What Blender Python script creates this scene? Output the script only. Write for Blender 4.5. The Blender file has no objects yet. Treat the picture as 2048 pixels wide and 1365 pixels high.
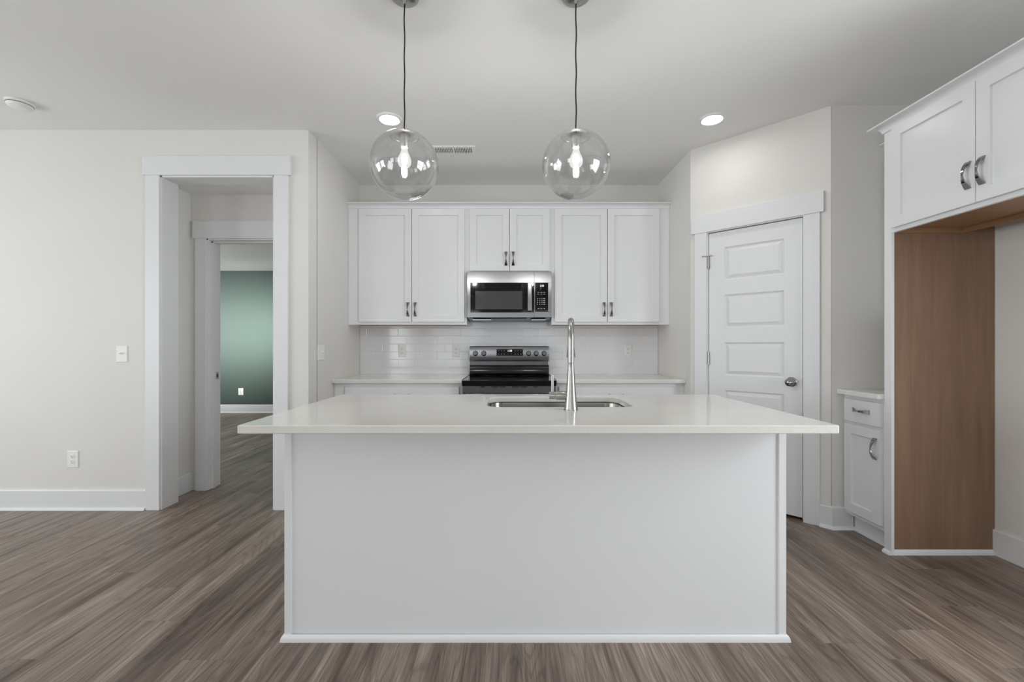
import bpy, math, random
from mathutils import Matrix, Vector
random.seed(7)
sc = bpy.context.scene
COL = sc.collection
PI = math.pi

# ------------------------------------------------------------------ camera, world, daylight, exposure
H_CAM, CEIL = 1.19, 2.741
cam_d = bpy.data.cameras.new('camera')
cam_d.sensor_width = 36.0
cam_d.lens = 870.0 / 2048.0 * 36.0
cam_d.shift_x = 5.0 / 2048.0
cam_d.shift_y = 7.5 / 2048.0
cam_d.clip_start = 0.05
cam = bpy.data.objects.new('camera', cam_d)
cam.location = (0, 0, H_CAM)
cam.rotation_euler = (PI / 2, 0, 0)
COL.objects.link(cam)
sc.camera = cam

sc.view_settings.view_transform = 'Standard'
sc.view_settings.look = 'None'
sc.view_settings.gamma = 1.0
sc.view_settings.use_curve_mapping = False
sc.view_settings.exposure = 0.48
sc.cycles.max_bounces = 14
sc.cycles.diffuse_bounces = 8
sc.cycles.glossy_bounces = 6
sc.cycles.transparent_max_bounces = 16
sc.cycles.sample_clamp_indirect = 6.0
sc.cycles.caustics_reflective = False
sc.cycles.caustics_refractive = False

world = bpy.data.worlds.new('overcast_daylight')
sc.world = world
world.use_nodes = True
world.node_tree.nodes['Background'].inputs[0].default_value = (0.86, 0.92, 1.0, 1)
world.node_tree.nodes['Background'].inputs[1].default_value = 1.0

def window_light(name, loc, rot, w, h, power, color=(0.95, 0.978, 1.0), spread=180):
    d = bpy.data.lights.new(name, 'AREA')
    d.shape = 'RECTANGLE'; d.size = w; d.size_y = h; d.energy = power; d.color = color
    d.spread = math.radians(spread)
    o = bpy.data.objects.new(name, d); o.location = loc; o.rotation_euler = rot
    COL.objects.link(o)
    return o
# daylight standing in the window openings of the left wall and the rear wall; the bedroom lights are added
REAR_WIN = [(-4.5, -3.0), (-2.3, -0.8), (0.3, 1.8)]
LEFT_WIN = [(-1.5, 0.0), (0.5, 2.0)]
WZ0, WZ1 = 0.55, 2.2
for (a, b), pw in zip(REAR_WIN, (34, 14, 5)):
    window_light('daylight_rear', ((a + b) / 2, -4.66, (WZ0 + WZ1) / 2), (PI / 2, 0, 0), b - a, WZ1 - WZ0, pw)
for (a, b) in LEFT_WIN:
    window_light('daylight_left', (-5.76, (a + b) / 2, (WZ0 + WZ1) / 2), (PI / 2, 0, -PI / 2), b - a, WZ1 - WZ0, 51)
RIGHT_WIN = [(-0.3, 1.2)]
for (a, b) in RIGHT_WIN:
    window_light('daylight_right', (2.92, (a + b) / 2, (WZ0 + WZ1) / 2), (PI / 2, 0, PI / 2), b - a, WZ1 - WZ0, 55)
window_light('beam_bedroom_right', (-1.60, 5.6, 1.6), (math.radians(87), 0, math.radians(58)), 0.7, 0.9, 30, (1, 0.99, 0.98), 34)  # added narrow beam, aimed to put a bright patch on the green wall

window_light('fill_bedroom_left', (-6.62, 5.6, 1.55), (PI / 2, 0, -PI / 2), 1.2, 1.2, 60)  # added wide fill that brightens the bedroom and the hall

# ------------------------------------------------------------------ materials
def S(r, g, b):
    f = lambda c: (c / 255 / 12.92) if c / 255 <= 0.04045 else ((c / 255 + 0.055) / 1.055) ** 2.4
    return (f(r), f(g), f(b), 1)

def new_mat(name):
    m = bpy.data.materials.new(name)
    m.use_nodes = True
    nt = m.node_tree
    return m, nt, nt.nodes['Principled BSDF']

def N(nt, kind, **kw):
    n = nt.nodes.new(kind)
    for k, v in kw.items():
        setattr(n, k, v)
    return n

def math_node(nt, op, a, b=None, c=None):
    n = N(nt, 'ShaderNodeMath', operation=op)
    for i, x in enumerate((a, b, c)):
        if x is None: continue
        if isinstance(x, (int, float)): n.inputs[i].default_value = x
        else: nt.links.new(x, n.inputs[i])
    return n.outputs[0]

def coords(nt):
    return N(nt, 'ShaderNodeTexCoord').outputs['Object']

def noise(nt, vec, scale, detail=4, rough=0.55, dist=0.0):
    n = N(nt, 'ShaderNodeTexNoise')
    n.inputs['Scale'].default_value = scale
    n.inputs['Detail'].default_value = detail
    n.inputs['Roughness'].default_value = rough
    n.inputs['Distortion'].default_value = dist
    nt.links.new(vec, n.inputs['Vector'])
    return n.outputs['Fac']

def ramp(nt, fac, stops):
    n = N(nt, 'ShaderNodeValToRGB')
    el = n.color_ramp.elements
    while len(el) < len(stops): el.new(0.5)
    for e, (p, c) in zip(el, stops):
        e.position = p; e.color = c
    nt.links.new(fac, n.inputs[0])
    return n.outputs[0]

def bump(nt, bsdf, height, strength, dist):
    b = N(nt, 'ShaderNodeBump')
    b.inputs['Strength'].default_value = strength
    b.inputs['Distance'].default_value = dist
    nt.links.new(height, b.inputs['Height'])
    nt.links.new(b.outputs[0], bsdf.inputs['Normal'])

def paint(name, col, rough, spec=0.4, tex=0.06, scale=180):
    m, nt, b = new_mat(name)
    co = coords(nt)
    n1 = noise(nt, co, 1.3, 2)
    lo = tuple(c * 0.985 for c in col[:3]) + (1,)
    hi = tuple(min(1, c * 1.01) for c in col[:3]) + (1,)
    nt.links.new(ramp(nt, n1, [(0.3, lo), (0.7, hi)]), b.inputs['Base Color'])
    b.inputs['Roughness'].default_value = rough
    b.inputs['Specular IOR Level'].default_value = spec
    if tex: bump(nt, b, noise(nt, co, scale, 3), tex, 0.002)
    return m

M = {}
M['wall'] = paint('warm_grey_wall_paint', S(223, 221, 217), 0.62, 0.3)
M['ceiling'] = paint('ceiling_paint', S(236, 236, 234), 0.8, 0.2, 0.1, 120)
M['trim'] = paint('white_trim_paint', S(225, 226, 228), 0.42, 0.45, 0)
M['cabinet'] = paint('white_cabinet_paint', S(230, 231, 233), 0.3, 0.5, 0)
M['green'] = paint('dark_green_wall_paint', S(74, 88, 82), 0.45, 0.4)
M['plastic'] = paint('white_plastic', S(236, 236, 235), 0.5, 0.4, 0)

def simple(name, col, rough, metal=0.0, spec=0.5):
    m, nt, b = new_mat(name)
    b.inputs['Base Color'].default_value = col
    b.inputs['Roughness'].default_value = rough
    b.inputs['Metallic'].default_value = metal
    b.inputs['Specular IOR Level'].default_value = spec
    n1 = noise(nt, coords(nt), 40, 2)
    mr = N(nt, 'ShaderNodeMapRange')
    mr.inputs[3].default_value = rough * 0.9; mr.inputs[4].default_value = min(1, rough * 1.1)
    nt.links.new(n1, mr.inputs[0]); nt.links.new(mr.outputs[0], b.inputs['Roughness'])
    return m

def brushed(name, col, rough, axis, aniso=0.7):
    m, nt, b = new_mat(name)
    mp = N(nt, 'ShaderNodeMapping')
    sc_ = [400, 400, 400]; sc_[axis] = 4
    mp.inputs['Scale'].default_value = sc_
    nt.links.new(coords(nt), mp.inputs['Vector'])
    n1 = noise(nt, mp.outputs[0], 1.0, 3)
    lo = tuple(c * 0.93 for c in col[:3]) + (1,)
    nt.links.new(ramp(nt, n1, [(0.3, lo), (0.7, col)]), b.inputs['Base Color'])
    b.inputs['Metallic'].default_value = 1.0
    b.inputs['Roughness'].default_value = rough
    if aniso:
        t = N(nt, 'ShaderNodeCombineXYZ'); t.inputs[axis].default_value = 1.0
        b.inputs['Anisotropic'].default_value = aniso
        nt.links.new(t.outputs[0], b.inputs['Tangent'])
    return m
M['steel'] = brushed('brushed_stainless_steel', S(142, 142, 143), 0.22, 0)
M['steel_dark'] = brushed('dark_stainless_band', S(84, 84, 86), 0.28, 0)
M['nickel'] = brushed('brushed_nickel', S(166, 164, 160), 0.3, 2, 0)
M['sink_steel'] = brushed('satin_sink_steel', S(150, 147, 140), 0.25, 0, 0)
M['chrome'] = simple('polished_dark_chrome', S(150, 151, 154), 0.1, 1.0)
M['satin_metal'] = simple('satin_metal', S(175, 174, 172), 0.3, 1.0)
M['black_glass'] = simple('black_glass', S(6, 6, 7), 0.05, 0.0, 0.42)
M['window_mesh'] = simple('dark_oven_window_glass', S(72, 72, 74), 0.1, 0.0, 0.5)
M['black'] = simple('black_enamel', S(6, 6, 7), 0.16, 0.0, 0.4)
M['cord'] = simple('black_cord', S(12, 12, 12), 0.6)
M['dark'] = simple('dark_recess', S(38, 37, 36), 0.8)
M['vent_back'] = simple('grey_vent_throat', S(88, 87, 85), 0.8)
M['mark'] = simple('white_print', S(170, 170, 170), 0.5)
M['grout'] = simple('pale_grout', S(226, 226, 228), 0.7)
M['tile'] = paint('glossy_white_tile', S(228, 229, 232), 0.11, 0.5, 0.02, 14)

def emit(name, col, strength):
    m, nt, b = new_mat(name)
    b.inputs['Base Color'].default_value = (0.8, 0.8, 0.8, 1)
    b.inputs['Emission Color'].default_value = col
    b.inputs['Emission Strength'].default_value = strength
    return m
M['bulb'] = emit('glowing_bulb', (1, 0.985, 0.965, 1), 780)
M['led'] = emit('glowing_lens', (1, 0.985, 0.97, 1), 36)
M['digits'] = emit('lit_digits', (0.85, 0.93, 1, 1), 0.9)
M['cap_metal'] = simple('grey_fitter_metal', S(120, 119, 117), 0.45, 1.0)

def glass(name, tint=(1, 1, 1, 1), base=0.045, edge=0.75, power=4.0, rough=0.0):
    m = bpy.data.materials.new(name); m.use_nodes = True
    nt = m.node_tree; nt.nodes.clear()
    out = N(nt, 'ShaderNodeOutputMaterial')
    mix = N(nt, 'ShaderNodeMixShader')
    tr = N(nt, 'ShaderNodeBsdfTransparent'); tr.inputs[0].default_value = tint
    gl = N(nt, 'ShaderNodeBsdfGlossy'); gl.inputs['Roughness'].default_value = rough
    lw = N(nt, 'ShaderNodeLayerWeight'); lw.inputs['Blend'].default_value = 0.5
    p = math_node(nt, 'POWER', lw.outputs['Facing'], power)
    f = math_node(nt, 'MULTIPLY_ADD', p, edge, base)
    nt.links.new(f, mix.inputs[0]); nt.links.new(tr.outputs[0], mix.inputs[1]); nt.links.new(gl.outputs[0], mix.inputs[2])
    nt.links.new(mix.outputs[0], out.inputs[0])
    return m
def make_bulb_glass():
    m = bpy.data.materials.new('glowing_bulb_envelope'); m.use_nodes = True
    nt = m.node_tree; nt.nodes.clear()
    out = N(nt, 'ShaderNodeOutputMaterial'); mix = N(nt, 'ShaderNodeMixShader')
    tr = N(nt, 'ShaderNodeBsdfTransparent'); em = N(nt, 'ShaderNodeEmission')
    em.inputs[0].default_value = (1, 0.985, 0.96, 1); em.inputs[1].default_value = 1.0
    mix.inputs[0].default_value = 0.35
    nt.links.new(tr.outputs[0], mix.inputs[1]); nt.links.new(em.outputs[0], mix.inputs[2]); nt.links.new(mix.outputs[0], out.inputs[0])
    return m
M['bulb_glass'] = make_bulb_glass()
M['globe'] = glass('clear_blown_glass', (0.975, 0.975, 0.975, 1), 0.055, 1.0, 2.9)
M['globe_lip'] = glass('thick_glass_rim', (0.96, 0.96, 0.96, 1), 0.2, 0.7, 2.5)
M['pane'] = glass('window_glass', (0.97, 0.98, 0.98, 1), 0.04, 0.5, 4.0)

def make_quartz():
    m, nt, b = new_mat('polished_off_white_quartz')
    co = coords(nt)
    n1 = noise(nt, co, 260, 2)
    n2 = noise(nt, co, 3, 4)
    c1 = ramp(nt, n1, [(0.35, S(224, 222, 217)), (0.6, S(230, 228, 223))])
    c2 = ramp(nt, n2, [(0.4, (0.97, 0.97, 0.97, 1)), (0.6, (1, 1, 1, 1))])
    mx = N(nt, 'ShaderNodeMix', data_type='RGBA', blend_type='MULTIPLY')
    mx.inputs[0].default_value = 1
    nt.links.new(c1, mx.inputs[6]); nt.links.new(c2, mx.inputs[7])
    nt.links.new(mx.outputs[2], b.inputs['Base Color'])
    b.inputs['Roughness'].default_value = 0.07
    b.inputs['Specular IOR Level'].default_value = 0.55
    return m
M['quartz'] = make_quartz()

def make_floor():
    m, nt, b = new_mat('grey_brown_vinyl_planks')
    sep = N(nt, 'ShaderNodeSeparateXYZ'); nt.links.new(coords(nt), sep.inputs[0])
    X, Y = sep.outputs[0], sep.outputs[1]
    PW, PL = 0.178, 1.22
    u = math_node(nt, 'DIVIDE', X, PW)
    row = math_node(nt, 'FLOOR', u)
    wn = N(nt, 'ShaderNodeTexWhiteNoise', noise_dimensions='1D'); nt.links.new(row, wn.inputs['W'])
    v = math_node(nt, 'ADD', math_node(nt, 'DIVIDE', Y, PL), wn.outputs['Value'])
    col = math_node(nt, 'FLOOR', v)
    cb = N(nt, 'ShaderNodeCombineXYZ'); nt.links.new(row, cb.inputs[0]); nt.links.new(col, cb.inputs[1])
    wn2 = N(nt, 'ShaderNodeTexWhiteNoise', noise_dimensions='2D'); nt.links.new(cb.outputs[0], wn2.inputs['Vector'])
    R = wn2.outputs['Value']
    def grain(sx, sy, k, scale, detail, rough, dist):
        c = N(nt, 'ShaderNodeCombineXYZ')
        nt.links.new(math_node(nt, 'MULTIPLY_ADD', X, sx, math_node(nt, 'MULTIPLY', R, 37.0 * k)), c.inputs[0])
        nt.links.new(math_node(nt, 'MULTIPLY_ADD', Y, sy, math_node(nt, 'MULTIPLY', R, 91.0)), c.inputs[1])
        nt.links.new(math_node(nt, 'MULTIPLY', R, 13.0), c.inputs[2])
        return noise(nt, c.outputs[0], scale, detail, rough, dist)
    g1 = grain(11, 0.75, 1, 1.0, 5, 0.6, 1.3)       # broad bands and cathedrals
    g2 = grain(85, 1.6, 2, 1.0, 5, 0.7, 0.4)     # streaks
    g3 = grain(300, 5, 3, 1.0, 3, 0.7, 0.0)      # fine pores
    # growth rings: contour lines of a stretched noise field make the cathedral arches
    g4 = grain(6, 0.55, 4, 1.0, 2, 0.45, 0.5)
    ring = math_node(nt, 'ABSOLUTE', math_node(nt, 'SINE', math_node(nt, 'MULTIPLY', g4, 70.0)))
    cbands = ramp(nt, g1, [(0.30, S(98, 81, 70)), (0.45, S(134, 117, 105)), (0.6, S(156, 140, 128)), (0.72, S(181, 165, 152))])
    def mult(a, fac, lo, hi, p0, p1):
        mx = N(nt, 'ShaderNodeMix', data_type='RGBA', blend_type='MULTIPLY'); mx.inputs[0].default_value = 1
        nt.links.new(a, mx.inputs[6])
        nt.links.new(ramp(nt, fac, [(p0, (lo, lo, lo, 1)), (p1, (hi, hi, hi, 1))]), mx.inputs[7])
        return mx.outputs[2]
    c = mult(cbands, g2, 0.66, 1.12, 0.32, 0.66)
    c = mult(c, g3, 0.66, 1.12, 0.34, 0.62)
    c = mult(c, ring, 0.80, 1.04, 0.25, 0.6)
    c = mult(c, R, 0.80, 1.12, 0.0, 1.0)
    fu = math_node(nt, 'FRACT', u); fv = math_node(nt, 'FRACT', v)
    du = math_node(nt, 'MULTIPLY', math_node(nt, 'MINIMUM', fu, math_node(nt, 'SUBTRACT', 1.0, fu)), PW)
    dv = math_node(nt, 'MULTIPLY', math_node(nt, 'MINIMUM', fv, math_node(nt, 'SUBTRACT', 1.0, fv)), PL)
    d = math_node(nt, 'MINIMUM', du, dv)
    seam = math_node(nt, 'MINIMUM', math_node(nt, 'DIVIDE', d, 0.0016), 1.0)
    c = mult(c, seam, 0.7, 1.0, 0.0, 1.0)
    nt.links.new(c, b.inputs['Base Color'])
    mr = N(nt, 'ShaderNodeMapRange'); mr.inputs[3].default_value = 0.46; mr.inputs[4].default_value = 0.34
    nt.links.new(g2, mr.inputs[0]); nt.links.new(mr.outputs[0], b.inputs['Roughness'])
    b.inputs['Specular IOR Level'].default_value = 0.45
    hgt = math_node(nt, 'ADD', math_node(nt, 'MULTIPLY', g2, 0.5), seam)
    bump(nt, b, hgt, 0.12, 0.0015)
    return m
M['floor'] = make_floor()

def make_wood(name, c0, c1, axis=2, rough=0.45):
    m, nt, b = new_mat(name)
    mp = N(nt, 'ShaderNodeMapping')
    s1 = [26, 26, 26]; s1[axis] = 1.6
    mp.inputs['Scale'].default_value = s1
    nt.links.new(coords(nt), mp.inputs['Vector'])
    n1 = noise(nt, mp.outputs[0], 1.0, 6, 0.65, 0.6)
    mp2 = N(nt, 'ShaderNodeMapping')
    s2 = [4, 4, 4]; s2[axis] = 0.5
    mp2.inputs['Scale'].default_value = s2
    nt.links.new(coords(nt), mp2.inputs['Vector'])
    n2 = noise(nt, mp2.outputs[0], 1.0, 3, 0.5, 1.2)
    f = math_node(nt, 'ADD', math_node(nt, 'MULTIPLY', n1, 0.6), math_node(nt, 'MULTIPLY', n2, 0.4))
    nt.links.new(ramp(nt, f, [(0.32, c0), (0.66, c1)]), b.inputs['Base Color'])
    b.inputs['Roughness'].default_value = rough
    bump(nt, b, n1, 0.05, 0.001)
    return m
M['laminate'] = make_wood('brown_wood_grain_laminate', S(124, 97, 76), S(153, 123, 100))
M['underside'] = make_wood('brown_cabinet_underside', S(146, 110, 80), S(164, 128, 96), 1)

# ------------------------------------------------------------------ mesh helpers
class MB:
    def __init__(self): self.v = []; self.f = []
    def add(self, vs, fs, mat=None):
        o = len(self.v)
        for p in vs:
            p = Vector(p)
            self.v.append(tuple(mat @ p) if mat else tuple(p))
        self.f += [tuple(i + o for i in f) for f in fs]
        return self
    def box(self, x0, x1, y0, y1, z0, z1, mat=None):
        vs = [(x0, y0, z0), (x1, y0, z0), (x1, y1, z0), (x0, y1, z0), (x0, y0, z1), (x1, y0, z1), (x1, y1, z1), (x0, y1, z1)]
        fs = [(0, 3, 2, 1), (4, 5, 6, 7), (0, 1, 5, 4), (1, 2, 6, 5), (2, 3, 7, 6), (3, 0, 4, 7)]
        return self.add(vs, fs, mat)
    def prism(self, pts, z0, z1, mat=None):
        n = len(pts)
        vs = [(x, y, z0) for x, y in pts] + [(x, y, z1) for x, y in pts]
        fs = [tuple(range(n))[::-1], tuple(range(n, 2 * n))] + [(i, (i + 1) % n, n + (i + 1) % n, n + i) for i in range(n)]
        return self.add(vs, fs, mat)
    def loft(self, rings, cap=True, closed=True, mat=None):
        n = len(rings[0]); vs = [p for r in rings for p in r]; fs = []
        for k in range(len(rings) - 1):
            for i in range(n if closed else n - 1):
                j = (i + 1) % n
                fs.append((k * n + i, k * n + j, (k + 1) * n + j, (k + 1) * n + i))
        if cap:
            fs.append(tuple(range(n))[::-1]); fs.append(tuple(range((len(rings) - 1) * n, len(rings) * n)))
        return self.add(vs, fs, mat)
    def lathe(self, prof, seg=32, mat=None, cap=False):
        rings = [[(r * math.cos(2 * PI * i / seg), r * math.sin(2 * PI * i / seg), z) for i in range(seg)] for r, z in prof]
        return self.loft(rings, cap=cap, mat=mat)
    def tube(self, path, rad, seg=16, cap=True, mat=None):
        path = [Vector(p) for p in path]
        rings = []; prev = None
        for i, p in enumerate(path):
            t = (path[min(i + 1, len(path) - 1)] - path[max(i - 1, 0)]).normalized()
            if prev is None:
                a = Vector((1, 0, 0)) if abs(t.x) < 0.9 else Vector((0, 1, 0))
                u = (a - t * a.dot(t)).normalized()
            else:
                u = (prev - t * prev.dot(t)).normalized()
            prev = u; w = t.cross(u)
            r = rad[i] if isinstance(rad, (list, tuple)) else rad
            rings.append([tuple(p + (u * math.cos(2 * PI * k / seg) + w * math.sin(2 * PI * k / seg)) * r) for k in range(seg)])
        return self.loft(rings, cap=cap, mat=mat)
    def sweep(self, path, prof):
        """profile (outward offset, z) carried along a polyline; outward is to the right of travel"""
        P = [Vector((x, y)) for x, y in path]; rings = []
        nr = []
        for i in range(len(P) - 1):
            d = (P[i + 1] - P[i]).normalized(); nr.append(Vector((d.y, -d.x)))
        for i, p in enumerate(P):
            if i == 0: m = nr[0]
            elif i == len(P) - 1: m = nr[-1]
            else: m = (nr[i - 1] + nr[i]) / (1 + nr[i - 1].dot(nr[i]))
            rings.append([(p.x + m.x * d, p.y + m.y * d, z) for d, z in prof])
        return self.loft(rings)
    def build(self, name, mat, parent=None, off=(0, 0, 0), smooth=None, bevel=None, seg=2):
        me = bpy.data.meshes.new(name)
        o3 = Vector(off)
        me.from_pydata([tuple(Vector(p) - o3) for p in self.v], [], self.f)
        me.update()
        import bmesh
        bm = bmesh.new(); bm.from_mesh(me)
        bmesh.ops.recalc_face_normals(bm, faces=bm.faces)
        bm.to_mesh(me); bm.free()
        me.materials.append(M[mat] if isinstance(mat, str) else mat)
        if smooth is not None:
            me.shade_smooth(); me.set_sharp_from_angle(angle=math.radians(smooth))
        o = bpy.data.objects.new(name, me); COL.objects.link(o)
        if parent: o.parent = parent
        else: o.location = off
        if bevel:
            b = o.modifiers.new('edge', 'BEVEL'); b.width = bevel; b.segments = seg; b.limit_method = 'ANGLE'; b.angle_limit = math.radians(40)
            b.harden_normals = False
        return o

def tag(o, label=None, cat=None, group=None, kind=None):
    if label: o['label'] = label
    if cat: o['category'] = cat
    if group: o['group'] = group
    if kind: o['kind'] = kind
    return o
def thing(name, label, cat, loc=(0, 0, 0), rz=0.0, group=None):
    o = bpy.data.objects.new(name, None); o.empty_display_size = 0.1
    o.location = loc; o.rotation_euler = (0, 0, rz); COL.objects.link(o)
    return tag(o, label, cat, group)
def struct(o, label=None):
    return tag(o, label, None, None, 'structure')
def struct_root(name, loc=(0, 0, 0), rz=0.0, label=None):
    o = bpy.data.objects.new(name, None); o.location = loc; o.rotation_euler = (0, 0, rz); COL.objects.link(o)
    return struct(o, label)
def copy_tree(o, parent=None):
    c = o.copy(); COL.objects.link(c)
    if parent: c.parent = parent
    for ch in list(o.children): copy_tree(ch, c)
    return c

def grid_wall(mb, u0, u1, z0, z1, holes, put):
    us = sorted({u0, u1, *[h[0] for h in holes], *[h[1] for h in holes]})
    zs = sorted({z0, z1, *[h[2] for h in holes], *[h[3] for h in holes]})
    us = [u for u in us if u0 <= u <= u1]; zs = [z for z in zs if z0 <= z <= z1]
    for a, b in zip(us, us[1:]):
        for c, d in zip(zs, zs[1:]):
            mu, mz = (a + b) / 2, (c + d) / 2
            if any(h[0] < mu < h[1] and h[2] < mz < h[3] for h in holes): continue
            put(mb, a, b, c, d)
    return mb

# ------------------------------------------------------------------ room shell
YL, YB = 3.142, 4.222           # face of the doorway wall, face of the kitchen back wall
XL, XR, XW = -1.452, 1.441, 2.755   # alcove sides, right wall
YP, XP = 2.815, 2.085            # pantry return wall
struct(MB().box(-6.7, 2.95, -4.75, 7.85, -0.08, 0).build('floor', 'floor'))
struct(MB().box(-5.75, 2.95, -4.75, 4.4, CEIL, CEIL + 0.1).build('ceiling', 'ceiling'))
struct(MB().box(-2.75, -1.5, 3.28, 3.66, 2.42, 2.5).build('ceiling_hall', 'ceiling'))
struct(MB().box(-6.7, -1.5, 3.64, 7.75, 2.485, 2.6).build('ceiling_bedroom', 'ceiling'))
OX0, OX1, OZ = -2.517, -1.694, 2.41
w = MB(); grid_wall(w, -5.7, XL, 0, CEIL, [(OX0, OX1, 0, OZ)], lambda m, a, b, c, d: m.box(a, b, YL, 3.285, c, d))
struct(w.build('wall_left', 'wall'))
struct(MB().box(-1.58, XL, 3.28, 4.4, 0, CEIL).build('wall_alcove_left', 'wall'))
struct(MB().box(-1.58, 2.8, YB, 4.4, 0, CEIL).build('wall_back', 'wall'))
struct(MB().prism([(XR, 4.3), (XR, 3.464), (1.53, 3.53), (1.53, 4.3)], 0, CEIL).build('wall_alcove_right', 'wall'))
struct(MB().prism([(XP, YP), (2.9, YP), (2.9, 2.93), (XP + 0.05, 2.93)], 0, CEIL).build('wall_pantry_return', 'wall'))
w = MB(); grid_wall(w, -4.7, 4.4, 0, CEIL, [(a, b, WZ0, WZ1) for a, b in RIGHT_WIN], lambda m, a, b, c, d: m.box(XW, 2.9, a, b, c, d))
struct(w.build('wall_right', 'wall'))
w = MB(); grid_wall(w, -5.7, 2.9, 0, CEIL, [(a, b, WZ0, WZ1) for a, b in REAR_WIN], lambda m, a, b, c, d: m.box(a, b, -4.65, -4.5, c, d))
struct(w.build('wall_rear', 'wall'))
w = MB(); grid_wall(w, -4.7, 3.285, 0, CEIL, [(a, b, WZ0, WZ1) for a, b in LEFT_WIN], lambda m, a, b, c, d: m.box(-5.75, -5.6, a, b, c, d))
struct(w.build('wall_living_left', 'wall'))
# hall and bedroom beyond the doorway
struct(MB().box(-2.75, -2.61, 3.28, 3.57, 0, 2.45).build('wall_hall_side', 'wall'))
BX0, BX1, BZ = -2.475, -1.655, 2.057
w = MB(); grid_wall(w, -6.65, -1.5, 0, 2.55, [(BX0, BX1, 0, BZ)], lambda m, a, b, c, d: m.box(a, b, 3.56, 3.70, c, d))
struct(w.build('wall_hall_back', 'wall'))
struct(MB().box(-6.65, -1.5, 7.61, 7.75, 0, 2.55).build('wall_bedroom_back', 'green'))
w = MB(); grid_wall(w, 3.65, 7.7, 0, 2.55, [(5.0, 6.2, 0.95, 2.15)], lambda m, a, b, c, d: m.box(-6.6, -6.5, a, b, c, d))
struct(w.build('wall_bedroom_left', 'wall'))
w = MB(); grid_wall(w, 3.65, 7.7, 0, 2.55, [(5.1, 6.1, 1.0, 2.2)], lambda m, a, b, c, d: m.box(-1.62, -1.5, a, b, c, d))
struct(w.build('wall_bedroom_right', 'wall'))

# pantry wall at 45 degrees: local x runs along it, local -y faces the kitchen
PANTRY = (XR, 3.464, 0); PRZ = -PI / 4; PLEN = (XP - XR) * math.sqrt(2)
w = MB()
w.prism([(0, 0), (0.131, 0), (0.131, 0.115), (0.05, 0.115)], 0, CEIL)
w.prism([(0.762, 0), (PLEN, 0), (PLEN - 0.05, 0.115), (0.762, 0.115)], 0, CEIL)
w.box(0.131, 0.762, 0, 0.115, 2.063, CEIL)
pw = w.build('wall_pantry', 'wall'); pw.location = PANTRY; pw.rotation_euler = (0, 0, PRZ); struct(pw)

# windows behind the camera, and two added in the bedroom to hold its lights
def window(name, loc, rz, w_, h_):
    r = struct_root(name, loc, rz)
    m = MB()
    for (a, b, c, d) in ((-w_/2, -w_/2 + 0.05, 0, h_), (w_/2 - 0.05, w_/2, 0, h_), (-w_/2, w_/2, 0, 0.05), (-w_/2, w_/2, h_ - 0.05, h_), (-w_/2, w_/2, h_/2 - 0.025, h_/2 + 0.025)):
        m.box(a, b, 0.03, 0.08, c, d)
    for k in (1, 2): m.box(-w_/2 + w_ * k / 3 - 0.01, -w_/2 + w_ * k / 3 + 0.01, 0.045, 0.065, 0.05, h_ - 0.05)
    m.build('window_frame', 'trim', r)
    MB().box(-w_/2 + 0.04, w_/2 - 0.04, 0.054, 0.056, 0.04, h_ - 0.04).build('window_pane', 'pane', r)
    c = MB(); t = 0.09
    c.box(-w_/2 - t, -w_/2, -0.02, 0, -0.02, h_ + 0.01).box(w_/2, w_/2 + t, -0.02, 0, -0.02, h_ + 0.01)
    c.box(-w_/2 - t - 0.02, w_/2 + t + 0.02, -0.02, 0, h_ + 0.01, h_ + 0.14).box(-w_/2 - t - 0.02, w_/2 + t + 0.02, -0.03, 0, -0.06, -0.02)
    c.build('window_casing', 'trim', r)
    return r
k = 1
for a, b in REAR_WIN:
    window('window_%d' % k, ((a + b) / 2, -4.5, WZ0), PI, b - a, WZ1 - WZ0); k += 1
for a, b in LEFT_WIN:
    window('window_%d' % k, (-5.6, (a + b) / 2, WZ0), PI / 2, b - a, WZ1 - WZ0); k += 1

for a, b in RIGHT_WIN:
    window('window_%d' % k, (XW, (a + b) / 2, WZ0), -PI / 2, b - a, WZ1 - WZ0); k += 1
window('window_%d' % k, (-6.5, 5.6, 0.95), PI / 2, 1.2, 1.2); k += 1  # unseen window added around the bedroom fill light
window('window_%d' % k, (-1.62, 5.6, 1.0), -PI / 2, 1.0, 1.2)  # unseen window added around the beam on the green wall

# trim: casings, jambs, baseboards
def cased_opening(name, x0, x1, zt, yf, yb, cw, hh, over, side_right=True):
    r = struct_root(name, ((x0 + x1) / 2, yf, 0))
    off = ((x0 + x1) / 2, yf, 0)
    rv = 0.006; t = 0.018
    MB().box(x0 - cw, x0 - rv + 0.006, yf - t, yf, 0, zt).build('casing', 'trim', r, off, bevel=0.0015)
    if side_right: MB().box(x1, x1 + cw, yf - t, yf, 0, zt).build('casing', 'trim', r, off, bevel=0.0015)
    MB().box(x0 - cw - over, x1 + cw + over, yf - t - 0.005, yf, zt, zt + hh).build('head_casing', 'trim', r, off, bevel=0.0015)
    j = MB().box(x0 - 0.002, x0 + 0.012, yf - 0.006, yb + 0.006, 0, zt).box(x1 - 0.012, x1 + 0.002, yf - 0.006, yb + 0.006, 0, zt)
    j.box(x0, x1, yf - 0.006, yb + 0.006, zt - 0.012, zt + 0.004)
    jo = j.build('jamb', 'trim', r, off, bevel=0.001)
    return r, off, jo
cased_opening('trim_1', OX0, OX1, OZ, YL, 3.285, 0.101, 0.137, 0.018)
r2, off2, jo2 = cased_opening('trim_2', BX0, BX1, BZ, 3.56, 3.70, 0.088, 0.138, 0.016)
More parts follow.
